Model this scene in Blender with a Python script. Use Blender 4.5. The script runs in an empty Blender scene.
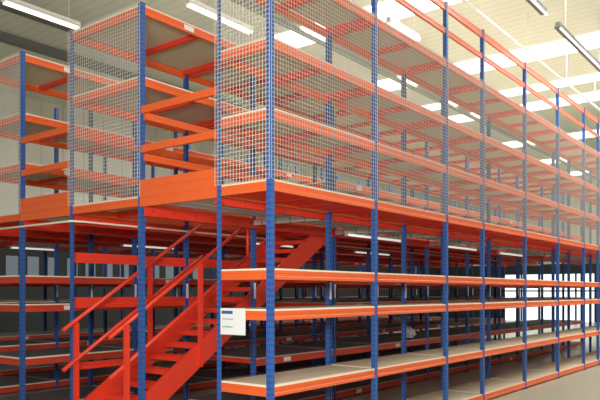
import bpy, bmesh, math, random
random.seed(7)
S = bpy.context.scene
COL = S.collection
SKIP = set()   # things the photograph shows nothing of

# ------------------------------------------------------------------ materials
def principled(name, base, rough=.5, metal=0, noise=0, scale=8, spec=.5):
    m = bpy.data.materials.new(name); m.use_nodes = True
    nt = m.node_tree; b = nt.nodes['Principled BSDF']
    b.inputs['Roughness'].default_value = rough
    b.inputs['Metallic'].default_value = metal
    b.inputs['Specular IOR Level'].default_value = spec
    c = (*base, 1)
    b.inputs['Base Color'].default_value = c
    if noise:
        tc = nt.nodes.new('ShaderNodeTexCoord')
        n = nt.nodes.new('ShaderNodeTexNoise'); n.inputs['Scale'].default_value = scale
        n.inputs['Detail'].default_value = 4
        r = nt.nodes.new('ShaderNodeMix'); r.data_type = 'RGBA'
        nt.links.new(tc.outputs['Object'], n.inputs['Vector'])
        nt.links.new(n.outputs['Fac'], r.inputs['Factor'])
        r.inputs['A'].default_value = (*[max(0, x*(1-noise)) for x in base], 1)
        r.inputs['B'].default_value = (*[min(1, x*(1+noise)) for x in base], 1)
        nt.links.new(r.outputs['Result'], b.inputs['Base Color'])
    return m

def emissive(name, col, strength):
    m = bpy.data.materials.new(name); m.use_nodes = True
    nt = m.node_tree; b = nt.nodes['Principled BSDF']
    b.inputs['Base Color'].default_value = (*col, 1)
    b.inputs['Emission Color'].default_value = (*col, 1)
    b.inputs['Emission Strength'].default_value = strength
    return m

def striped(name, ca, cb, axis, period, rough=.5, metal=0, duty=.2, bump=.4):
    m = principled(name, ca, rough, metal)
    nt = m.node_tree; b = nt.nodes['Principled BSDF']
    g = nt.nodes.new('ShaderNodeNewGeometry'); sx = nt.nodes.new('ShaderNodeSeparateXYZ')
    nt.links.new(g.outputs['Position'], sx.inputs[0])
    d = nt.nodes.new('ShaderNodeMath'); d.operation = 'DIVIDE'; d.inputs[1].default_value = period
    nt.links.new(sx.outputs[axis], d.inputs[0])
    f = nt.nodes.new('ShaderNodeMath'); f.operation = 'FRACT'; nt.links.new(d.outputs[0], f.inputs[0])
    l = nt.nodes.new('ShaderNodeMath'); l.operation = 'LESS_THAN'; l.inputs[1].default_value = duty
    nt.links.new(f.outputs[0], l.inputs[0])
    mx = nt.nodes.new('ShaderNodeMix'); mx.data_type = 'RGBA'
    nt.links.new(l.outputs[0], mx.inputs['Factor'])
    mx.inputs['A'].default_value = (*ca, 1); mx.inputs['B'].default_value = (*cb, 1)
    n = nt.nodes.new('ShaderNodeTexNoise'); n.inputs['Scale'].default_value = .35; n.inputs['Detail'].default_value = 3
    nt.links.new(g.outputs['Position'], n.inputs['Vector'])
    mr = nt.nodes.new('ShaderNodeMapRange'); mr.inputs[3].default_value = .86; mr.inputs[4].default_value = 1.1
    nt.links.new(n.outputs['Fac'], mr.inputs[0])
    v = nt.nodes.new('ShaderNodeVectorMath'); v.operation = 'SCALE'
    nt.links.new(mx.outputs['Result'], v.inputs[0]); nt.links.new(mr.outputs[0], v.inputs['Scale'])
    nt.links.new(v.outputs[0], b.inputs['Base Color'])
    return m

def post_material():
    """blue powder coat with rows of punched keyhole slots"""
    base = (.036, .12, .40)
    m = principled('blue_punched_steel', base, .42)
    nt = m.node_tree; b = nt.nodes['Principled BSDF']
    tc = nt.nodes.new('ShaderNodeTexCoord'); sx = nt.nodes.new('ShaderNodeSeparateXYZ')
    nt.links.new(tc.outputs['Object'], sx.inputs[0])
    def M(op, a, bb=None):
        n = nt.nodes.new('ShaderNodeMath'); n.operation = op
        for i, q in enumerate((a, bb)):
            if q is None: continue
            if isinstance(q, (int, float)): n.inputs[i].default_value = q
            else: nt.links.new(q, n.inputs[i])
        return n.outputs[0]
    z = M('LESS_THAN', M('FRACT', M('DIVIDE', sx.outputs['Z'], .075)), .42)
    def near(o):
        return M('LESS_THAN', M('ABSOLUTE', M('SUBTRACT', M('ABSOLUTE', o), .017)), .007)
    xy = M('MAXIMUM', near(sx.outputs['X']), near(sx.outputs['Y']))
    k = M('MULTIPLY', M('MULTIPLY', z, xy), .8)
    mx = nt.nodes.new('ShaderNodeMix'); mx.data_type = 'RGBA'
    nt.links.new(k, mx.inputs['Factor'])
    mx.inputs['A'].default_value = (*base, 1); mx.inputs['B'].default_value = (.006, .015, .08, 1)
    nt.links.new(mx.outputs['Result'], b.inputs['Base Color'])
    return m

M_POST = post_material()
M_ORANGE = principled('orange_powder_coat', (.88, .135, .025), .4, noise=.06, scale=2)
M_RED = principled('red_powder_coat', (.84, .05, .02), .42, noise=.08, scale=2)
M_BOARD = principled('chipboard', (.64, .55, .40), .75, noise=.1, scale=30)
M_BOARD_SHADE = principled('shaded_grey_board', (.20, .20, .205), .5, noise=.1, scale=10)  # grey board, darkened to carry the shade below the deck
M_RED_SHADE = principled('shaded_red_beam', (.62, .06, .028), .45, noise=.08, scale=2)  # red beam with the below-deck shade put into its colour
M_EDGE_SHADE = principled('shaded_board_edge', (.55, .47, .38), .7)  # board edge toned down for the same below-deck shade
M_EDGE = principled('cream_board_edge', (.92, .82, .62), .7)
M_WIRE = principled('galvanised_wire', (.78, .76, .68), .5, .0)
M_WIREX = principled('long_side_wire', (.62, .60, .52), .55)  # darker wire tone for the long-side panels
M_GALV = striped('galvanised_sheet', (.72, .72, .68), (.4, .41, .4), 'Y', .3, .45, .1, .12)
M_WHITE = principled('white_plate', (.88, .88, .86), .5)
M_STICK = principled('white_label', (.85, .82, .78), .5)
M_INK = principled('navy_ink', (.05, .12, .3), .6)
M_GREYINK = principled('grey_ink', (.25, .28, .36), .6)
M_TUBE = emissive('fluorescent_tube', (1, .98, .9), 1.3)
M_TUBE_LOW = emissive('fluorescent_tube_under_deck', (1, .98, .93), .55)
M_TRAY = principled('white_trunking', (.82, .81, .77), .5)
M_DARKTRAY = principled('dark_trunking', (.1, .11, .1), .6)
M_STEELG = principled('pale_grey_purlin', (.3, .31, .28), .6)
M_STEELD = principled('grey_purlin', (.16, .165, .15), .6)
M_FLOOR = principled('sealed_concrete', (.45, .455, .36), .3, noise=.08, scale=.8)
M_CEIL = striped('cream_ceiling_sheet', (.78, .80, .67), (.71, .73, .61), 'X', .33, .6, 0, .22)
M_WALL = striped('cream_wall_panel', (.76, .74, .62), (.62, .60, .50), 'Y', 1.0, .6, 0, .06)
M_WALLX = striped('cream_wall_panel_side', (.76, .74, .64), (.62, .60, .50), 'X', 1.0, .6, 0, .06)
M_DARK = principled('shaded_dark_cladding', (.03, .033, .032), .8)  # dark band over the glazing; lower walls also carry below-deck gloom as colour
M_SKY = emissive('daylight_rooflight', (1, .99, .95), 2.6)
M_DOORLIGHT = emissive('daylit_glazing', (.9, .96, 1), 1.15)
M_BLUEWIN = emissive('dusky_glazing', (.2, .25, .3), .12)
M_PLASTIC = principled('crumpled_plastic', (.85, .85, .84), .3)
M_CARTON = principled('dark_bundle', (.03, .028, .035), .6)

# ------------------------------------------------------------------ mesh helpers
class MB:
    def __init__(self): self.v = []; self.f = []; self.mi = []
    def box(self, x0, y0, z0, x1, y1, z1, mi=0):
        b = len(self.v)
        self.v += [(x0,y0,z0),(x1,y0,z0),(x1,y1,z0),(x0,y1,z0),(x0,y0,z1),(x1,y0,z1),(x1,y1,z1),(x0,y1,z1)]
        for q in ((0,3,2,1),(4,5,6,7),(0,1,5,4),(1,2,6,5),(2,3,7,6),(3,0,4,7)):
            self.f.append([b+i for i in q]); self.mi.append(mi)
        return self
    def poly(self, pts, y0, y1, mi=0):
        """prism: outline pts in X/Z extruded from y0 to y1"""
        b = len(self.v); n = len(pts)
        self.v += [(x, y0, z) for x, z in pts] + [(x, y1, z) for x, z in pts]
        self.f.append([b+i for i in range(n)]); self.mi.append(mi)
        self.f.append([b+n+i for i in reversed(range(n))]); self.mi.append(mi)
        for i in range(n):
            j = (i+1) % n
            self.f.append([b+i, b+n+i, b+n+j, b+j]); self.mi.append(mi)
        return self
    def profile(self, pts, z0, z1):
        """prism: outline pts in X/Y extruded upward"""
        b = len(self.v); n = len(pts)
        self.v += [(x, y, z0) for x, y in pts] + [(x, y, z1) for x, y in pts]
        self.f.append([b+i for i in reversed(range(n))]); self.mi.append(0)
        self.f.append([b+n+i for i in range(n)]); self.mi.append(0)
        for i in range(n):
            j = (i+1) % n
            self.f.append([b+i, b+j, b+n+j, b+n+i]); self.mi.append(0)
        return self
    def mesh(self, name, mats):
        me = bpy.data.meshes.new(name)
        me.from_pydata(self.v, [], self.f)
        for m in (mats if isinstance(mats, (list, tuple)) else [mats]): me.materials.append(m)
        for p, i in zip(me.polygons, self.mi): p.material_index = i
        bm = bmesh.new(); bm.from_mesh(me); bmesh.ops.recalc_face_normals(bm, faces=bm.faces); bm.to_mesh(me); bm.free()
        return me

CACHE = {}
def cached(key, fn):
    if key not in CACHE: CACHE[key] = fn()
    return CACHE[key]

def put(name, me, parent=None, loc=(0,0,0), bevel=0):
    o = bpy.data.objects.new(name, me); COL.objects.link(o)
    o.location = loc
    if parent: o.parent = parent
    if bevel:
        b = o.modifiers.new('edge', 'BEVEL'); b.width = bevel; b.segments = 2; b.limit_method = 'ANGLE'
    return o

def tag(o, label, cat, group=None):
    o['label'] = label; o['category'] = cat
    if group: o['group'] = group
    return o

def thing(name, label, cat, loc=(0,0,0), group=None):
    return tag(put(name, None, None, loc), label, cat, group)

def struct(name, me, loc=(0,0,0)):
    o = put(name, me, None, loc); o['kind'] = 'structure'; return o

def rbox(sx, sy, sz, mat, name='part', key=None):
    """box centred on X/Y/Z"""
    return cached(('rb', round(sx,4), round(sy,4), round(sz,4), mat.name),
                  lambda: MB().box(-sx/2,-sy/2,-sz/2,sx/2,sy/2,sz/2).mesh(name, mat))

def rod_mesh(length, r, mat, axis='Z', n=10):
    def mk():
        bm = bmesh.new()
        bmesh.ops.create_cone(bm, cap_ends=True, segments=n, radius1=r, radius2=r, depth=length)
        me = bpy.data.meshes.new('rod'); bm.to_mesh(me); bm.free(); me.materials.append(mat)
        for p in me.polygons: p.use_smooth = len(p.vertices) == 4
        if axis == 'X': me.transform(__import__('mathutils').Matrix.Rotation(math.pi/2, 4, 'Y'))
        if axis == 'Y': me.transform(__import__('mathutils').Matrix.Rotation(math.pi/2, 4, 'X'))
        return me
    return cached(('rod', round(length,3), r, mat.name, axis, n), mk)

# ------------------------------------------------------------------ layout
PX = [0, 2.4, 4.8, 6.43, 8.8, 11.17, 13.5, 15.0, 17.4, 19.8, 22.2]
ROWS = [(0, .84), (2.43, 4.12), (5.63, 7.10), (8.40, 9.90), (11.30, 12.80)]
ROWN = ['front run', 'stair-side second run', 'third run', 'fourth run', 'rearmost run']
ORD = ['nearest', 'second', 'third', 'fourth', 'fifth', 'sixth', 'seventh', 'eighth', 'ninth', 'tenth', 'eleventh']
DECK, L1, L2, L3 = 3.545, 4.415, 5.27, 6.30
A_, B_, C_, D_ = 2.46, 1.96, 1.03, .17
LEV = [('D', D_, 'lowest shelf by the floor'), ('C', C_, 'low shelf second from the floor'),
       ('B', B_, 'shelf third from the floor'), ('A', A_, 'topmost shelf below the deck'),
       ('L1', L1, 'first shelf above the deck'), ('L2', L2, 'second shelf above the deck'),
       ('L3', L3, 'top shelf high above the deck')]
H = .035                                            # half a post

# ------------------------------------------------------------------ posts
def post_mesh(h):
    def mk():
        w, t, lip = H, .007, .012
        # open C section with returned lips, opening to +Y
        pts = [(-w,-w),(w,-w),(w,w),(w-lip-.006,w),(w-lip-.006,w-t),(w-t,w-t),(w-t,-w+t),(-w+t,-w+t),(-w+t,w-t),(-w+lip+.006,w-t),(-w+lip+.006,w),(-w,w)]
        return MB().profile(pts, 0, h).mesh('upright', M_POST)
    return cached(('post', h), mk)

def angle_mesh(h):
    def mk():
        w, t = .036, .008
        pts = [(-w,-w),(w,-w),(w,-w+t),(-w+t,-w+t),(-w+t,w),(-w,w)]
        return MB().profile(pts, 0, h).mesh('angle', M_POST)
    return cached(('ang', h), mk)
def make_post(r, side, c):
    key = f'post{r}{side}{c}'
    if key in SKIP: return
    y = ROWS[r][side]; x = PX[c]
    h = 7.32 if (r == 0 and side == 0) else (L3 + .02 if r < 4 else 3.38)
    face = ['outer', 'rear'][side] if r == 0 else ['near', 'far'][side]
    t = thing('upright_post', f'blue punched steel upright, {ORD[c]} along the {face} side of the {ROWN[r]}', 'post', (x, y, 0),
              'blue uprights of the ' + ROWN[r])
    o = put('post_column', (angle_mesh if c == 0 else post_mesh)(h), t, (0, 0, .006))
    if side == 1: o.rotation_euler.z = math.pi if c else -math.pi/2
    put('base_plate', rbox(.13, .11, .006, M_POST), t, (0, 0, .003))
    if not (r == 0 and side == 0) and c > 0 and r < 4:
        p = put('white_strip', rbox(.05, .004, .27, M_WHITE), t, (0, -H-.003, 2.19)); p['label'] = 'white strip'  # narrow white strip on the post face between shelves
    return t

for r in range(len(ROWS)):
    for side in (0, 1):
        for c in range(len(PX)):
            make_post(r, side, c)

# ------------------------------------------------------------------ shelves
BH = .115                                          # beam height
def beam_mesh(length, axis, mat, h=BH, t=.045):
    """stepped box beam with a swaged groove along its face"""
    def mk():
        L = length/2
        pts = [(-t/2,-h/2),(t/2,-h/2),(t/2,h/2),(-t/2,h/2),(-t/2,h*.2),(-t/2+.006,h*.12),(-t/2+.006,-h*.12),(-t/2,-h*.2)]
        b = MB(); n = len(pts)
        b.v = [(-L, y, z) for y, z in pts] + [(L, y, z) for y, z in pts]
        b.f = [list(range(n)), [n+i for i in reversed(range(n))]] + [[i, n+i, n+(i+1) % n, (i+1) % n] for i in range(n)]
        b.mi = [0]*len(b.f)
        me = b.mesh('beam', mat)
        if axis == 'Y': me.transform(__import__('mathutils').Matrix.Rotation(-math.pi/2, 4, 'Z'))
        return me
    return cached(('beam', round(length,3), axis, mat.name, h, t), mk)

def board_mesh(lx, ly, grey=False):
    def mk():
        b = MB().box(-lx/2,-ly/2,-.011,lx/2,ly/2,.011)
        me = b.mesh('board', [M_BOARD_SHADE, M_EDGE_SHADE] if grey else [M_BOARD, M_EDGE])
        for p in me.polygons:
            if abs(p.normal.z) < .5: p.material_index = 1
        return me
    return cached(('board', round(lx,3), round(ly,3), grey), mk)

def strip_x(lx): return cached(('es', lx), lambda: MB().box(-lx/2,-.008,-.011,lx/2,.008,.011).mesh('strip', M_EDGE))
def strip_y(ly): return cached(('esy', ly), lambda: MB().box(-.008,-ly/2+H+.003,-.011,.008,ly/2-H-.003,.011).mesh('strip', M_EDGE))
def connector_mesh():
    return cached('conn', lambda: MB().box(-.02,-.004,-.09,.02,.004,.03).mesh('connector', M_ORANGE))

def make_shelf(r, lev, c):
    code, z, words = lev
    key = f'shelf{r}{code}{c}'
    if key in SKIP: return
    y0, y1 = ROWS[r]; x0, x1 = PX[c], PX[c+1]
    grey = r > 0 and code in 'ABCD'; MO = M_RED_SHADE if grey else M_ORANGE  # rear runs below deck get the shade-darkened boards and beams
    lx = x1-x0-2*H-.004; ly = y1-y0
    cx, cy = (x0+x1)/2, (y0+y1)/2
    bay = ORD[c]
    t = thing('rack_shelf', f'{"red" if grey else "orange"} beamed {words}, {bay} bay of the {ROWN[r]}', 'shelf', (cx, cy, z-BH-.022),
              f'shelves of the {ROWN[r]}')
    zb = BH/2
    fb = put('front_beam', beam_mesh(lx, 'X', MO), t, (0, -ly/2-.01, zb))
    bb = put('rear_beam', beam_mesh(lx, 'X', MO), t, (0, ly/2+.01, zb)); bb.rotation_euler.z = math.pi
    # cross members under the board
    il = ly-.03
    nx = 3 if lx > 2 else 2
    xs = [-lx/2+.042 + k*(lx-.084)/(nx-1) for k in range(nx)]
    for k, xx in enumerate(xs):
        if c == 0 and k == 0:
            put('end_beam', beam_mesh(ly-2*H-.004, 'Y', MO), t, (-lx/2-H-.012, 0, zb))
            continue
        put('cross_bar', rbox(.07, il-.04, .075, M_RED), t, (xx, 0, BH-.04))
    if c == 0:
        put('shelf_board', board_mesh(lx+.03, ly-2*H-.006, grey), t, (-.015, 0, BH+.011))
        put('board_edge_strip', strip_x(lx), t, (0, -ly/2-.018, BH+.011))
        put('end_edge_strip', strip_y(ly), t, (-lx/2-H-.024, 0, BH+.011))
    else:
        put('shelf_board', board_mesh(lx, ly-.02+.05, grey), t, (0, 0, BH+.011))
    if r > 0 and (c + LEV.index(lev)) % 2 == 0:
        l = put('load_label', rbox(.2, .003, .075, M_STICK), fb, (-lx/2+.85, -.0245, .005)); l['label'] = 'white label'
    return t

for r in range(len(ROWS)):
    for c in range(len(PX)-1):
        for lev in LEV:
            if r == 1 and c == 0 and lev[0] in 'ABCD': continue        # the stairs pass here
            if r == 1 and c == 1 and lev[0] in 'AB': continue
            if r == 1 and c < 2 and lev[0] == 'L1': continue
            if r > 2 and lev[0][0] == 'L': continue
            make_shelf(r, lev, c)

# ------------------------------------------------------------------ mezzanine deck over the racks
def make_deck(r, c):
    key = f'deck{r}{c}'
    if key in SKIP: return
    y0, y1 = ROWS[r]; x0, x1 = PX[c], PX[c+1]
    well = r == 1 and c < 2
    lx = x1-x0-2*H-.004; ly = y1-y0; cx, cy = (x0+x1)/2, (y0+y1)/2
    t = thing('deck_section', f'red underside deck section with orange edge beam, {ORD[c]} bay over the {ROWN[r]}', 'deck', (cx, cy, DECK-.14),
              f'deck sections over the {ROWN[r]}')
    fb = put('front_beam', beam_mesh(lx, 'X', M_ORANGE, .118), t, (0, -ly/2-.01, .059))
    bb = put('rear_beam', beam_mesh(lx, 'X', M_ORANGE, .118), t, (0, ly/2+.01, .059)); bb.rotation_euler.z = math.pi
    n = max(3, round(lx/.6))
    for k in range(n):
        xx = -lx/2+.03 + k*(lx-.06)/(n-1)
        if well and not (c == 0 and xx < -.25): continue
        if r == 0 and c == 0 and k == 1: xx += .12
        if c == 0 and k == 0:
            continue
        put('joist', rbox(.04, ly-.07, .1, M_RED), t, (xx, 0, .062))
    if c == 0:
        put('end_beam', beam_mesh(ly-2*H-.004, 'Y', M_ORANGE, .118), t, (-lx/2-H-.012, 0, .059))
    if well:
        if c == 0:
            put('deck_board', board_mesh(1.0, ly-2*H-.006), t, (-lx/2+.49, 0, .129))
    else:
        put('soffit_pan', rbox(lx-.02, ly-.08, .008, M_RED), t, (0, 0, .03))
        ex = .03 if c == 0 else 0
        put('deck_board', board_mesh(lx+ex, ly-2*H-.006 if c == 0 else ly+.03), t, (-ex/2, 0, .129))
    if c == 0:
        put('board_edge_strip', strip_x(lx), t, (0, -ly/2-.018, .129))
        put('end_edge_strip', strip_y(ly), t, (-lx/2-H-.024, 0, .129))
    return t
for r in range(len(ROWS)):
    for c in range(len(PX)-1):
        make_deck(r, c)

# deep red primary joists that run the length of every upright line
lines = [(0, 1, 'rear line of the front run'), (1, 0, 'near line of the second run'), (1, 1, 'far line of the second run'),
         (2, 0, 'near line of the third run'), (2, 1, 'far line of the third run'), (3, 0, 'near line of the fourth run')]
def joist_mesh(L, hh):
    def mk():
        b = MB()
        b.box(-L/2,-.035,.22,L/2,.035,.23).box(-L/2,-.035,.22-hh,L/2,.035,.23-hh).box(-L/2,-.004,.23-hh,L/2,.004,.22)
        k = -L/2+.15
        while k < L/2:
            b.box(k-.012,-.014,.16,k+.012,.014,.184, 1); k += .42
        return b.mesh('joist', [M_RED, M_DARKTRAY])
    return cached(('pj', round(L,2), hh), mk)
for r, s, w in lines:
    y = ROWS[r][s] + (.085 if s == 1 else -.085)
    for a, b_, q in ((-.02, 4.78, 'near'), (4.82, PX[-1], 'far')):
        if f'pj{r}{s}{q}' in SKIP: continue
        hh = .13 if r else .075
        tag(put('deck_joist', joist_mesh(b_-a, hh), None, ((a+b_)/2, y, 3.165)), f'red steel joist under the deck, {w}, {q} length', 'joist', 'deep red joists under the deck')

# ------------------------------------------------------------------ aisle floors with galvanised undersides
AISLES = [(.84, 2.43), (4.12, 5.63), (7.10, 8.40), (9.90, 11.30)]
AN = ['first aisle beside the front run', 'second aisle between second and third runs', 'third aisle', 'fourth aisle']
def aisle_mesh(w, L):
    b = MB().box(0, 0, .1, L, w, .13)
    k = 0
    y = .04
    while y < w-.1:
        b.box(0, y, .04, L, y+.09, .1); y += .3
    return b.mesh('aisle_deck', M_GALV)
for i, (a, b_) in enumerate(AISLES):
    t = thing('walkway_deck', f'grey galvanised walkway deck over the {AN[i]}', 'walkway', (0, a+.13, 3.36), 'galvanised walkway decks')
    put('deck_sheet', aisle_mesh(b_-a-.26, PX[-1]), t)
    for k in range(1, len(PX)):
        put('cross_channel', cached(('cc', b_-a), lambda: MB().box(-.03,0,-.06,.03,b_-a-.26,.035).mesh('cc', M_RED if i != 0 else M_GALV)), t, (PX[k]-.1, 0, 0))

# kick plates and guard rails closing the aisle ends above the deck
def kick(i, y0, y1, words):
    L = y1-y0-2*H-.004
    b = MB(); hh = .40
    # ribbed channel: five alternating bands
    for k in range(3):
        z = k*.135
        b.box(-.02, -L/2, z, .02, L/2, z+.11)
        if k < 2: b.box(-.012, -L/2, z+.11, .02, L/2, z+.135)
    tag(put('kick_plate', b.mesh('kick', M_ORANGE), None, (-.045, (y0+y1)/2, 3.385)), f'wide ribbed orange kick plate at deck level {words}', 'kick plate', 'kick plates across the aisle ends')
def rail_mesh(L, axis, h=.1):
    return beam_mesh(L, axis, M_ORANGE, h, .05)
def rail(y0, y1, z, words):
    L = y1-y0-2*H-.004
    tag(put('guard_rail', rail_mesh(L, 'Y'), None, (-.02, (y0+y1)/2, z), ), f'{words}', 'guard rail', 'guard rails across the aisle ends')
for i, w in ((0, 'above the stairs opening beside the corner bay'), (1, 'across the second aisle at left')):
    a, b_ = AISLES[i]
    kick(i, a, b_, w)
    rail(a, b_, 4.775, f'upper orange guard rail {w}')
    rail(a, b_, 4.215, f'middle orange guard rail {w}')
for i in (2,):
    a, b_ = AISLES[i]; kick(i, a, b_, 'across the third aisle')
# rails along the stair well
for s, y, w in ((0, 2.43-H-.03, 'near'), (1, 4.12+H+.03, 'far')):
    for z, q in ((4.69, 'upper'), (4.10, 'lower')):
        for k in range(2):
            L = 2.39
            tag(put('guard_rail', rail_mesh(L, 'X'), None, (1.2+2.4*k, y, z)), f'{q} orange guard rail along the {w} edge of the stair well, {ORD[k]} bay', 'guard rail', 'guard rails along the stair well')
# red bracing beams behind the stairs below the deck
for z, h, q in ((2.72, .16, 'upper'), (2.0, .17, 'middle'), (.98, .11, 'lower')):
    for k in range(2):
        if q == 'lower' and k: continue
        o = put('bracing_beam', beam_mesh(2.4-2*H-.004, 'X', M_RED, h, .05), None, (1.2+2.4*k, 4.12, z))
        tag(o, f'{q} thick red beam behind the stairs between blue uprights, {ORD[k]} bay', 'beam', 'red beams behind the stairs')

# ------------------------------------------------------------------ rails above the top shelf of the front run
for c in range(len(PX)-1):
    L = PX[c+1]-PX[c]-2*H-.004; cx = (PX[c]+PX[c+1])/2
    for z, q, h in ((6.80, 'middle', .09), (7.23, 'topmost', .13)):
        if f'toprail{q}{c}' in SKIP: continue
        tag(put('top_rail', beam_mesh(L, 'X', M_ORANGE, h, .045), None, (cx, 0, z)),
            f'{q} slim orange tie rail above the top shelf, {ORD[c]} bay of the front run', 'rail', 'orange tie rails above the top shelves')
# ------------------------------------------------------------------ wire mesh panels
def wire_mesh(L, Hh, axis, pitch=.055, r=.0023, mat=None):
    if axis == 'X': r = .002
    def mk():
        b = MB(); n = max(2, round(L/pitch)); m = round(Hh/pitch)
        for i in range(n+1):
            p = -L/2 + i*L/n
            if axis == 'X': b.box(p-r, -r, 0, p+r, r, Hh)
            else: b.box(-r, p-r, 0, r, p+r, Hh)
        for j in range(m+1):
            z = j*Hh/m
            if axis == 'X': b.box(-L/2, -3*r, z-r, L/2, -r, z+r)
            else: b.box(-3*r, -L/2, z-r, -r, L/2, z+r)
        return b.mesh('mesh', M_WIREX if axis == 'X' else M_WIRE)
    return cached(('wm', round(L,3), Hh, axis), mk)
for c in range(len(PX)-1):
    if f'mesh{c}' in SKIP: continue
    x0, x1 = PX[c], PX[c+1]
    if c == 0: x0 -= .045
    tag(put('wire_mesh_panel', wire_mesh(x1-x0-.006, 2.76, 'X'), None, ((x0+x1)/2, -.052, DECK-.005)),
        f'pale square wire mesh panel on the long side, {ORD[c]} bay of the front run', 'mesh panel', 'wire mesh panels on the long side')
for r, w in ((0, 'narrow tall wire mesh panel on the near end of the front run'), (1, 'wire mesh end panel beside the stair aisle on the second run'),
             (2, 'wire mesh end panel of the third run at the left edge')):
    y0, y1 = ROWS[r]
    hh = 2.76
    if r == 0: hh = 3.7
    tag(put('wire_mesh_panel', wire_mesh(y1-y0+.08, hh, 'Y'), None, (-.068, (y0+y1)/2, DECK-.005)), w, 'mesh panel', 'wire mesh end panels')

# ------------------------------------------------------------------ staircase
SL = .64
def zt(x): return .60 + SL*x
ST = thing('staircase', 'bright red open-riser steel staircase climbing up to the mezzanine deck', 'staircase', (-.3, 3.08, 0))
def sput(name, me, loc): return put(name, me, ST, (loc[0]+.3, loc[1]-3.08, loc[2]))
def stringer(flip):
    b = MB()
    pts = [(-.93, .004), (-.30, .004), (4.76, .19+SL*4.76), (4.76, 3.53), (4.578, 3.53)]
    b.poly(pts, -.025, .025)
    s = -1 if flip else 1
    for n in range(1, 19):                       # bolt heads beside each tread
        x = -.66+.292*n+.12; z = .188*n-.03
        for dx in (-.06, .06):
            b.box(x+dx-.009, (-.031 if flip else .025), z-.009, x+dx+.009, (-.025 if flip else .031), z+.009)
    return b.mesh('stringer', M_RED)
sput('stringer', stringer(True), (0, 2.525, 0)); sput('stringer', stringer(False), (0, 3.645, 0))
tread = MB().box(0, -.532, -.03, .29, .532, 0).box(0, -.532, -.075, .012, .532, -.03).box(.278, -.532, -.06, .29, .532, -.03)
for k in range(6): tread.box(.03+k*.042, -.5, 0, .045+k*.042, .5, .004)
tread = tread.mesh('tread', M_RED)
for n in range(1, 19): sput('tread', tread, (-.66+.292*n, 3.085, .188*n))
sput('landing_plate', MB().box(0, -.532, -.03, .18, .532, 0).mesh('landing', M_RED), (-.66+.292*19, 3.085, 3.535))
def tube_curve(name, pts, r, mat, parent):
    """round tube along a polyline, mitred at its joints, as a mesh"""
    from mathutils import Vector
    P = [Vector(p) for p in pts]; n = 10; v = []; f = []
    for i, p in enumerate(P):
        d = (P[min(i+1, len(P)-1)]-P[max(i-1, 0)]).normalized()
        u = Vector((0, 0, 1)) if abs(d.z) < .9 else Vector((1, 0, 0))
        a = d.cross(u).normalized(); b = a.cross(d)
        for k in range(n):
            t = 2*math.pi*k/n; v.append(p+a*math.cos(t)*r+b*math.sin(t)*r)
    for i in range(len(P)-1):
        for k in range(n):
            q = (k+1) % n; f.append((i*n+k, i*n+q, (i+1)*n+q, (i+1)*n+k))
    f.append(tuple(range(n))[::-1]); f.append(tuple((len(P)-1)*n+k for k in range(n)))
    me = bpy.data.meshes.new(name); me.from_pydata([tuple(q) for q in v], [], f); me.materials.append(mat)
    for p in me.polygons: p.use_smooth = len(p.vertices) == 4
    return put(name, me, parent)
for y in (2.525, 3.645):
    yy = y-3.08
    for z0, nm in ((1.84 if y < 3 else 1.91, 'handrail'), (1.27 if y < 3 else 1.31, 'mid_rail')):
        end = 2.36
        tube_curve(nm, [(-.49+.3, yy, z0-.49*SL), (end+.3, yy, z0+end*SL)], .031, M_RED, ST)
    if y < 3: tube_curve('rail_end', [(2.36+.3, yy, 1.27+2.36*SL), (2.36+.3, yy, 1.84+2.36*SL)], .025, M_RED, ST)
    for x in (-.23, 1.2):
        top = 1.83+SL*x
        lo = SL*x+.22; sput('newel_post', rbox(.075, .05, top+.02-lo, M_RED), (x, y + (-.05 if y < 3 else .05), (top+.02+lo)/2))

# ------------------------------------------------------------------ hung notice
t = thing('notice_sign', 'white printed notice hanging on the end shelf beam between two blue posts', 'sign', (-.062, .57, 1.63))
put('sign_board', MB().box(-.002, -.215, 0, .002, .215, .335).mesh('sign', M_WHITE), t)
put('header_block', MB().box(-.0035, .0, .262, -.002, .195, .302).mesh('hdr', M_INK), t)
def squiggle(y0, y1, z):
    b = MB(); y = y0
    rnd = random.Random(int(z*1000))
    while y < y1:
        w = rnd.uniform(.008, .02); h = rnd.choice((.012, .02, .014))
        b.box(-.0035, y, z, -.002, y+w, z+h); y += w+.006
    return b.mesh('line', M_GREYINK)
put('text_line', squiggle(.0, .175, .19), t); put('text_line', squiggle(.0, .175, .09), t)

# ------------------------------------------------------------------ lights hanging from the roof
CZ = 10.0
def pendant(x0, x1, y, z, label, dark=False, grp='tube lights hung from the roof'):
    L = x1-x0
    t = thing('pendant_light', label, 'light', ((x0+x1)/2, y, z), grp)
    b = MB().box(-L/2,-.05,.05,L/2,.05,.13)
    pr = MB(); pts = [(-.085,.0),(.085,.0),(.05,.06),(-.05,.06)]
    pr.v = [(-L/2, a, c) for a, c in pts]+[(L/2, a, c) for a, c in pts]
    pr.f = [[0,1,2,3],[7,6,5,4],[0,4,5,1],[1,5,6,2],[2,6,7,3],[3,7,4,0]]; pr.mi = [0]*6
    put('light_body', b.mesh('body', M_DARKTRAY if dark else M_TRAY), t)
    put('reflector', pr.mesh('reflector', M_DARKTRAY if dark else M_TRAY), t)
    for s in ((-.06,) if dark else (-.05, .05)):
        put('tube', rod_mesh(L-.1, .025, M_TUBE, 'X'), t, (0, s, -.03))
    for s in (-1, 1):
        h = CZ-z-.13
        put('suspension_rod', rod_mesh(h, .008, M_TRAY), t, (s*L*.35, 0, .13+h/2))
pendant(-.9, 1.2, 9.05, 8.6, 'long white tube light by the upper left corner of the roof')
pendant(1.45, 3.4, 9.0, 8.6, 'white tube light ending behind the leftmost tall mesh panel')
pendant(4.05, 6.2, 5.88, 8.6, 'white tube light between the stair bay and the corner mesh')
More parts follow.
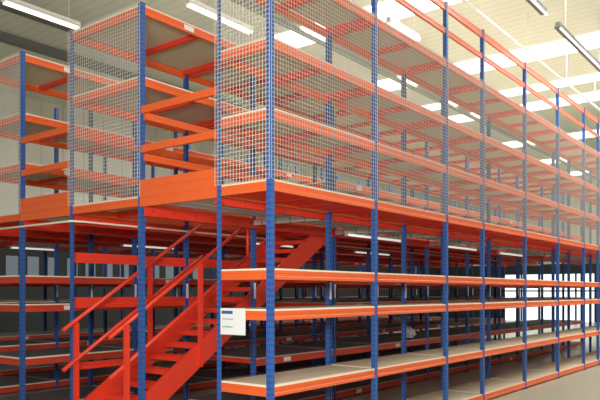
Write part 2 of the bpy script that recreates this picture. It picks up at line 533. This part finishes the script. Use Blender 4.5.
pendant(7.7, 9.2, 2.88, 8.6, 'short white tube light hanging over the front run top shelf')
pendant(7.3, 9.56, -.2, 8.6, 'dark bodied tube light at the upper right, nearer one', True)
pendant(10.5, 14.9, -.2, 8.6, 'dark bodied tube light at the right edge, longer one', True)
o = tag(tube_curve('conduit', [(6.5, 1.25, 8.9), (21, 1.25, 8.9)], .035, M_TRAY, None), 'long thin cream pipe running under the roof along the racks', 'pipe')
for k, x in enumerate((9.2, 12.6, 16.2, 19.6)):
    h = CZ-8.93
    tag(put('hanger_rod', rod_mesh(h, .009, M_TRAY), None, (x, 1.25, 8.93+h/2)), f'thin white rod holding the cream roof pipe, {ORD[k]} one along it', 'rod', 'rods holding the roof pipe')

# tubes fixed under the mezzanine deck
def undertube(x0, x1, y, z, label):
    L = x1-x0
    t = thing('batten_light', label, 'light', ((x0+x1)/2, y, z), 'tube lights under the deck')
    put('light_body', rbox(L, .07, .05, M_TRAY), t, (0, 0, .045))
    put('tube', rod_mesh(L-.06, .022, M_TUBE_LOW, 'X'), t, (0, 0, 0))
    for s in (-1, 1):
        put('end_cap', rbox(.03, .06, .05, M_TRAY), t, (s*(L/2-.015), 0, -.002))
        put('bracket', rbox(.03, .03, 3.40-z-.07, M_TRAY), t, (s*L*.3, 0, .07+(3.40-z-.07)/2))
undertube(4.49, 6.6, 1.92, 3.27, 'nearest white tube under the deck beside the second front post')
undertube(8.75, 10.55, 1.9, 3.27, 'white tube under the deck, second along the first aisle')
undertube(12.24, 14.4, 1.95, 3.27, 'white tube under the deck, third along the first aisle')
undertube(9.3, 11.2, 4.9, 3.27, 'faint white tube under the deck beyond the stairs')
undertube(5.0, 6.6, 4.9, 3.27, 'short white tube glimpsed under the deck behind the stair handrail')
undertube(3.7, 5.4, 7.75, 3.27, 'white tube under the deck behind the end mesh panel')
undertube(2.5, 3.8, 10.6, 3.27, 'white tube under the deck at the far left')
# thin pale conduit round the deck edge
tag(tube_curve('deck_conduit', [(-.06, 12.8, 3.29), (-.075, 4.17, 3.29), (-.075, 4.05, 3.29), (.1, 4.0, 3.29), (22, 4.0, 3.29)], .018, M_EDGE, None),
    'thin cream conduit wrapping the underside of the deck edge at left', 'conduit')
# crumpled plastic hanging under a shelf
bm = bmesh.new(); bmesh.ops.create_icosphere(bm, subdivisions=3, radius=.15)
for v in bm.verts:
    k = 1+.35*math.sin(v.co.x*60+v.co.z*40)*math.cos(v.co.y*50)
    v.co = v.co*k; v.co.z *= .8
me = bpy.data.meshes.new('plastic'); bm.to_mesh(me); bm.free(); me.materials.append(M_PLASTIC)
tag(put('plastic_wrap', me, None, (8.2, 2.6, 1.19)), 'crumpled white plastic wrap lying on a low shelf in the second run', 'plastic')

# ------------------------------------------------------------------ the building
XW, YW = 45, 20
struct('floor', MB().box(-12, -14, -.2, XW, YW, 0).mesh('floor', M_FLOOR))
b = MB().box(-9, -12, CZ, XW, YW, CZ+.1)
struct('ceiling', b.mesh('ceiling', M_CEIL))
STR = [(10.1, 1.2), (15.9, 1.3), (19.7, .8), (22.2, 1.2), (28.9, 1.4), (34.8, 1.4), (40, 1.4)]
for i, (x, w) in enumerate(STR):
    b = MB().box(x-w/2, -11.9, CZ-.03, x+w/2, 10.2, CZ-.002)
    struct(f'window_{20+i}', b.mesh('rooflight', M_SKY))
tr = 1
for y, hh, m in ((6.95, .07, M_STEELG), (11.9, .22, M_STEELD), (14.1, .25, M_STEELD), (17, .25, M_STEELD)):
    b = MB().box(-9, y-.04, CZ-.04-hh, XW, y+.04, CZ-.04).box(-9, y-.13, CZ-.06-hh, XW, y+.13, CZ-.04-hh)
    struct(f'trim_{tr}', b.mesh('purlin', m)); tr += 1
# far wall, with glazing low down
struct('wall_far', MB().box(XW, -14, 4.25, XW+.2, YW+.2, CZ).mesh('wf', M_WALL))
struct('wall_far_base', MB().box(XW, -14, 0, XW+.2, 7.7, 4.25).box(XW, 14.4, 0, XW+.2, YW+.2, 4.25).box(XW, 7.7, 3.5, XW+.2, 14.4, 4.25).mesh('wfb', M_DARK))
gl = struct('window_1', MB().box(XW+.05, 7.7, 0, XW+.1, 14.4, 3.5).mesh('gl', M_DOORLIGHT))
f = MB()
for k in range(6):
    y = 7.7+k*6.7/5; f.box(XW-.02, y-.06, 0, XW+.05, y+.06, 3.5)
f.box(XW-.02, 7.7, 2.2, XW+.05, 14.4, 2.3)
put('window_frame', f.mesh('frame', M_DARK), gl)
struct('wall_left', MB().box(-12, YW, 4.25, XW+.2, YW+.2, CZ).mesh('wl', M_WALLX))
struct('wall_left_base', MB().box(-12, YW, 0, XW, YW+.2, 4.25).mesh('wlb', M_DARK))
for k in range(14):
    x = 5.7+k*.9
    struct(f'window_{2+k}', MB().box(x, YW-.03, 2.75, x+.5, YW-.003, 3.6).mesh('w', M_BLUEWIN))

HIDDEN = set('''blue punched steel upright, third along the near side of the third run
blue punched steel upright, eighth along the near side of the third run
blue punched steel upright, tenth along the near side of the third run
blue punched steel upright, nearest along the far side of the third run
blue punched steel upright, sixth along the far side of the third run
blue punched steel upright, seventh along the far side of the third run
blue punched steel upright, nearest along the near side of the fourth run
blue punched steel upright, third along the near side of the fourth run
blue punched steel upright, eleventh along the near side of the fourth run
blue punched steel upright, nearest along the far side of the fourth run
blue punched steel upright, eighth along the far side of the fourth run
blue punched steel upright, tenth along the far side of the fourth run
blue punched steel upright, nearest along the near side of the rearmost run
blue punched steel upright, second along the near side of the rearmost run
blue punched steel upright, ninth along the near side of the rearmost run
blue punched steel upright, eleventh along the near side of the rearmost run
blue punched steel upright, nearest along the far side of the rearmost run
blue punched steel upright, second along the far side of the rearmost run
blue punched steel upright, fifth along the far side of the rearmost run
blue punched steel upright, eighth along the far side of the rearmost run
blue punched steel upright, tenth along the far side of the rearmost run
orange beamed first shelf above the deck, third bay of the third run
orange beamed top shelf high above the deck, third bay of the third run
orange beamed first shelf above the deck, fourth bay of the third run
orange beamed top shelf high above the deck, fourth bay of the third run
orange beamed first shelf above the deck, fifth bay of the third run
orange beamed top shelf high above the deck, fifth bay of the third run
orange beamed first shelf above the deck, sixth bay of the third run
orange beamed second shelf above the deck, sixth bay of the third run
orange beamed top shelf high above the deck, sixth bay of the third run
orange beamed first shelf above the deck, seventh bay of the third run
orange beamed second shelf above the deck, seventh bay of the third run
orange beamed top shelf high above the deck, seventh bay of the third run
orange beamed first shelf above the deck, eighth bay of the third run
orange beamed second shelf above the deck, eighth bay of the third run
orange beamed top shelf high above the deck, eighth bay of the third run
orange beamed first shelf above the deck, ninth bay of the third run
orange beamed second shelf above the deck, ninth bay of the third run
orange beamed top shelf high above the deck, ninth bay of the third run
orange beamed first shelf above the deck, tenth bay of the third run
orange beamed second shelf above the deck, tenth bay of the third run
orange beamed top shelf high above the deck, tenth bay of the third run
red beamed shelf third from the floor, third bay of the fourth run
red beamed shelf third from the floor, fourth bay of the fourth run
red beamed lowest shelf by the floor, fifth bay of the fourth run
red beamed lowest shelf by the floor, sixth bay of the fourth run
red beamed lowest shelf by the floor, seventh bay of the fourth run
red beamed lowest shelf by the floor, eighth bay of the fourth run
red beamed lowest shelf by the floor, ninth bay of the fourth run
red beamed lowest shelf by the floor, tenth bay of the fourth run
red beamed lowest shelf by the floor, nearest bay of the rearmost run
red beamed low shelf second from the floor, nearest bay of the rearmost run
red beamed shelf third from the floor, nearest bay of the rearmost run
red beamed topmost shelf below the deck, nearest bay of the rearmost run
red beamed shelf third from the floor, fourth bay of the rearmost run
red beamed shelf third from the floor, fifth bay of the rearmost run
red beamed shelf third from the floor, sixth bay of the rearmost run
red underside deck section with orange edge beam, nearest bay over the fourth run
red underside deck section with orange edge beam, second bay over the fourth run
red underside deck section with orange edge beam, third bay over the fourth run
red underside deck section with orange edge beam, fourth bay over the fourth run
red underside deck section with orange edge beam, fifth bay over the fourth run
red underside deck section with orange edge beam, sixth bay over the fourth run
red underside deck section with orange edge beam, seventh bay over the fourth run
red underside deck section with orange edge beam, eighth bay over the fourth run
red underside deck section with orange edge beam, ninth bay over the fourth run
red underside deck section with orange edge beam, tenth bay over the fourth run
red underside deck section with orange edge beam, nearest bay over the rearmost run
red underside deck section with orange edge beam, seventh bay over the rearmost run'''.split('\n'))
for o in [o for o in S.objects if o.get('label') in HIDDEN and not o.parent]:      # wholly behind other things in the photo
    for q in list(o.children_recursive): bpy.data.objects.remove(q)
    bpy.data.objects.remove(o)

# ------------------------------------------------------------------ light and camera
W = bpy.data.worlds.new('world'); S.world = W; W.use_nodes = True
bg = W.node_tree.nodes['Background']; bg.inputs['Color'].default_value = (1, 1, .98, 1); bg.inputs['Strength'].default_value = .32
def area(name, loc, rot, sx, sy, power, col=(1, 1, .96)):
    l = bpy.data.lights.new(name, 'AREA'); l.shape = 'RECTANGLE'; l.size = sx; l.size_y = sy; l.energy = power; l.color = col
    o = bpy.data.objects.new(name, l); COL.objects.link(o); o.location = loc; o.rotation_euler = rot; return o
for (x, w), e in zip(STR[:5], (1000, 800, 450, 450, 400)):
    area('rooflight_lamp', (x, 1, CZ-.1), (0, 0, 0), w, 22, e)
area('ceiling_fill', (13, 1, 8.0), (math.pi, 0, 0), 20, 14, 170)  # added fill aimed upward to brighten the ceiling
fl = area('front_fill', (-7.2, -5.6, 3.4), (math.radians(88), 0, math.radians(-50)), 2, 1.2, 850)  # added fill beside the camera, lights the near rack faces

cam = bpy.data.cameras.new('camera'); co = bpy.data.objects.new('camera', cam); COL.objects.link(co)
co.location = (-.762*8.2, -.649*8.2, 2.17)
co.rotation_euler = (math.pi/2, 0, math.atan2(674, 525) - math.pi/2 - 0)
fx = math.atan2(.6144, .789)
co.rotation_euler = (math.pi/2, 0, fx-math.pi/2)
cam.lens = 674/600*36; cam.sensor_width = 36; cam.shift_y = 92/600; cam.clip_end = 200
S.camera = co
S.view_settings.view_transform = 'Standard'
S.view_settings.exposure = 0
